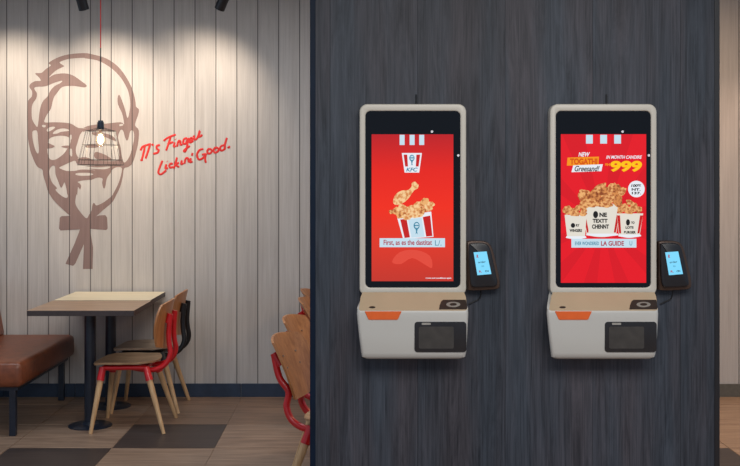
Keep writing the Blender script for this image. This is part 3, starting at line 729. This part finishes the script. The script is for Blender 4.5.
text('badge_text', '137.', 631.8, 191.8, 641, 194.4, YK+.0032-.0009, E_blk, d2, bold=.04)
def bucket(x0, x1, xb0, xb1, yt, yb_, lid, lv):
    art('bucket_picture', [(x0,yt),(x1,yt),(xb1,yb_-1.5)]+[(xb1+(xb0-xb1)*k/8, yb_-1.5+2*math.sin(PI*k/8)) for k in range(1,8)]+[(xb0,yb_-1.5)], E_cream, d2, lv)
    if lid:
        art('bucket_stripe', [(x0+.3,yt+2),(x0+3.2,yt+2),(xb0+2.2,yb_-4),(xb0+.2,yb_-4)], E_redd, d2, lv+1); art('bucket_stripe', [(x1-3.2,yt+2),(x1-.3,yt+2),(xb1-.2,yb_-4),(xb1-2.2,yb_-4)], E_redd, d2, lv+1)
bucket(580.6, 621.4, 586.8, 616, 203.6, 236.6, True, 3)
art('bucket_panel', [(589,205.4),(613.8,205.4),(614,234),(588.4,234)], E_cream, d2, 5)
bucket(564.6, 586.6, 567.2, 585, 214.8, 239, False, 7)
bucket(616.8, 643.2, 619, 639.6, 213.4, 237.4, True, 7)
art('bucket_panel', [(622.4,215.2),(637.4,215.2),(637,234.6),(622.4,234.6)], E_cream, d2, 9)
for (x0, x1, y) in ((565.8,586.4,237.2),(586,618.6,234.6),(618.2,641.2,235.6)):
    art('bucket_rim', [(x0+.6,y-1),(x1-.6,y-1),(x1,y+.6)]+[(x1+(x0-x1)*k/8, y+.6+1.4*math.sin(PI*k/8)) for k in range(1,8)]+[(x0,y+.6)], E_white, d2, 10)
big = [(584,196,6,7),(590,199,6,6),(586,203,6,4.6),(596,194,8,5,-.5),(600,187.6,7,3.6,-.5),(606,192,7,5),(612,188,6,4,-.9),(617,190,4.5,6,.3),(622,192,3.2,5.6,.6),(616,198,6,5),(608,199,7,5.5),(598,201,7,5.5),(592,204,6,3.6),(618,203,4.6,4),(605,204.5,8,3.2)]
for i_, e in enumerate(big): art('chicken_picture', lump(*e[:4], 40+i_, e[4] if len(e) > 4 else 0), (E_chk, E_chk3)[i_ % 2], d2, 11+i_*.3)
sml = [(567,210,4,4.6,.4),(572,211.5,4,4,-.3),(578.5,208,5.6,2.8,-.8),(583.6,210.6,3,4.4,.5),(575,213.6,5,2.8,0),(583,214,4,2.2,0)]
for i_, e in enumerate(sml): art('chicken_picture', lump(*e[:4], 70+i_, e[4]), E_chk, d2, 16+i_*.3)
sml2 = [(620.6,210,3.4,3.6,0),(624.6,206.6,3.6,3,-.3),(630,202.6,4.4,2.6,.4),(634,207.6,3.6,4.6,.4),(638.6,209.6,3.4,3.6,.3),(629,210.6,5,3.6,0)]
for i_, e in enumerate(sml2): art('chicken_picture', lump(*e[:4], 90+i_, e[4]), E_chk, d2, 16+i_*.3)
def bt(s, a, b, c, d_): text('bucket_text', s, a, b, c, d_, YK+.0032-.0057, E_blk, d2, bold=.05)
art('bucket_face', ell(595.6, 214.6, 2.5, 3.6, 20), E_blk, d2, 18)
bt('NE', 599.4, 212.6, 607, 217); bt('TEXTT', 592.6, 218.8, 607.6, 222.8); bt('CHENNT', 592, 224.4, 609, 228.8)
art('bucket_face', ell(573.0, 225.4, 2.2, 2.4, 20), E_blk, d2, 18); bt('RY', 576, 224, 579.6, 226.6); bt('WINGERS', 569.6, 229, 582, 232)
art('bucket_face', ell(628.0, 222.4, 2, 3.2, 20), E_blk, d2, 18); bt('YO', 631, 221.4, 634.6, 224); bt('LOTS', 625.6, 226.2, 633.6, 228.8); bt('BURGER', 624, 231, 635.8, 233.6)
art('banner', [(571.4,238.8),(636.4,238.8),(636.4,247.6),(571.4,247.6)], E_blue, d2, 19)
text('banner_text', 'EVER WONDERED', 575, 241.6, 599, 245.2, YK+.0032-.0062, E_teal, d2, bold=.02)
text('banner_text', 'LA GUIDE', 601, 241, 624, 245.8, YK+.0032-.0062, E_txt, d2, bold=.03)
text('banner_text', 'U', 629.6, 241, 632.2, 245.4, YK+.0032-.0062, E_teal, d2)

# card terminals on the wall beside each kiosk
def make_terminal(ox, oy, label):
    t = root_empty('card_terminal', (PX(483+ox, YB), YB, PZ(266+oy, YB)), label, 'card terminal', 'card terminals on the partition')
    q = lambda l: [(x+ox, y+oy) for x, y in l]
    holder = sm([(468.2,241.6),(478,241),(486,241.8),(490,244.6),(493.4,252),(498.6,274),(500,284.5),(497.8,288.6),(490,289.8),(469.6,290.4),(467.6,286),(467.4,262),(467.2,245)], 4)
    h = pxshape('holder', [(1, q(holder))], YB-.045, .047, M_rim, t, bevel=.004, smooth=True)
    body = sm([(470.6,243.6),(479,242.9),(485.6,243.8),(488.8,246.4),(491.6,254),(496.4,276),(497.4,283.4),(495.4,286.2),(489,286.9),(474.6,287.4),(471.6,285.4),(470.4,279),(469.4,262),(469.3,246)], 4)
    b = pxshape('terminal_body', [(1, q(body))], YB-.062, .03, M_body, t, bevel=.005, smooth=True)
    s = pxshape('terminal_screen', [(1, q([(473.6,252.3),(486.6,251.4),(491.4,274),(477.4,275.2)]))], YB-.0626, .002, E_cyan, b)
    Yt = YB-.0632
    sk = -.08
    text('screen_text', 'R', 476.6+ox, 254.6+oy, 478.6+ox, 258+oy, Yt, E_txt, s, bold=.04)
    text('screen_text', 'order', 478+ox, 261+oy, 485.6+ox, 263+oy, Yt, E_blk, s, bold=.01, rot=sk)
    text('screen_text', 'no.', 481.6+ox, 265.4+oy, 484.4+ox, 267+oy, Yt, E_teal, s, rot=sk)
    text('screen_text', 'R.', 479+ox, 270.4+oy, 482+ox, 272.6+oy, Yt, E_txt, s, bold=.03, rot=sk)
    text('screen_text', 'CN', 485+ox, 270.2+oy, 488.6+ox, 272+oy, Yt, E_blk, s, bold=.03, rot=sk)
    cp = [at(x+ox, y+oy, Y) for x, y, Y in ((481,289,YB-.02),(481,294,YB-.014),(479,299,YB-.006),(474,301.5,YB-.006),(471,303,YB-.008),(468.6,304,YB-.008))]
    obj('cable', tube(nb(), spline(cp, 5), .0022, 8), M_cable, t, True)
make_terminal(0, 0, 'black card terminal with glowing blue screen beside the left kiosk')
make_terminal(191.6, 0, 'black card terminal with glowing blue screen beside the right kiosk')

# ------------------------------------------------------------------ light, camera
w = bpy.data.worlds.new('world'); bpy.context.scene.world = w; w.use_nodes = True
bg = w.node_tree.nodes['Background']; bg.inputs[0].default_value = (.62, .78, 1.0, 1); bg.inputs[1].default_value = .52
lamp_area('front_fill_light', (.8, .4, 3.6), (math.radians(35), 0, 0), 3.0, 1.6, 138, (1.0, .95, .88))  # added fill behind the camera, brightens the partition front and kiosks
lamp_area('seating_fill_light', (-1.2, 5.7, 2.97), (0, 0, 0), 2.8, 1.0, 50, (.82, .91, 1.0))  # unseen cool fill added under the ceiling to lift the seating area
lamp_area('passage_fill_light', (2.2, 6.0, 2.97), (0, 0, 0), 1.0, 1.0, 42, (1.0, .68, .40))  # added warm fill that brightens the floor right of the partition
cam = bpy.data.cameras.new('camera'); co = link(bpy.data.objects.new('camera', cam))
co.location = (0, 0, CH); co.rotation_euler = (PI/2, 0, 0)
cam.sensor_width = 36; cam.lens = F*36/740; cam.shift_x = (370-CX)/740; cam.shift_y = -(233-CY)/740
cam.clip_start = .05
bpy.context.scene.camera = co
vs = bpy.context.scene.view_settings
vs.view_transform = 'Standard'; vs.look = 'None'; vs.gamma = 1; vs.exposure = 0; vs.use_curve_mapping = False
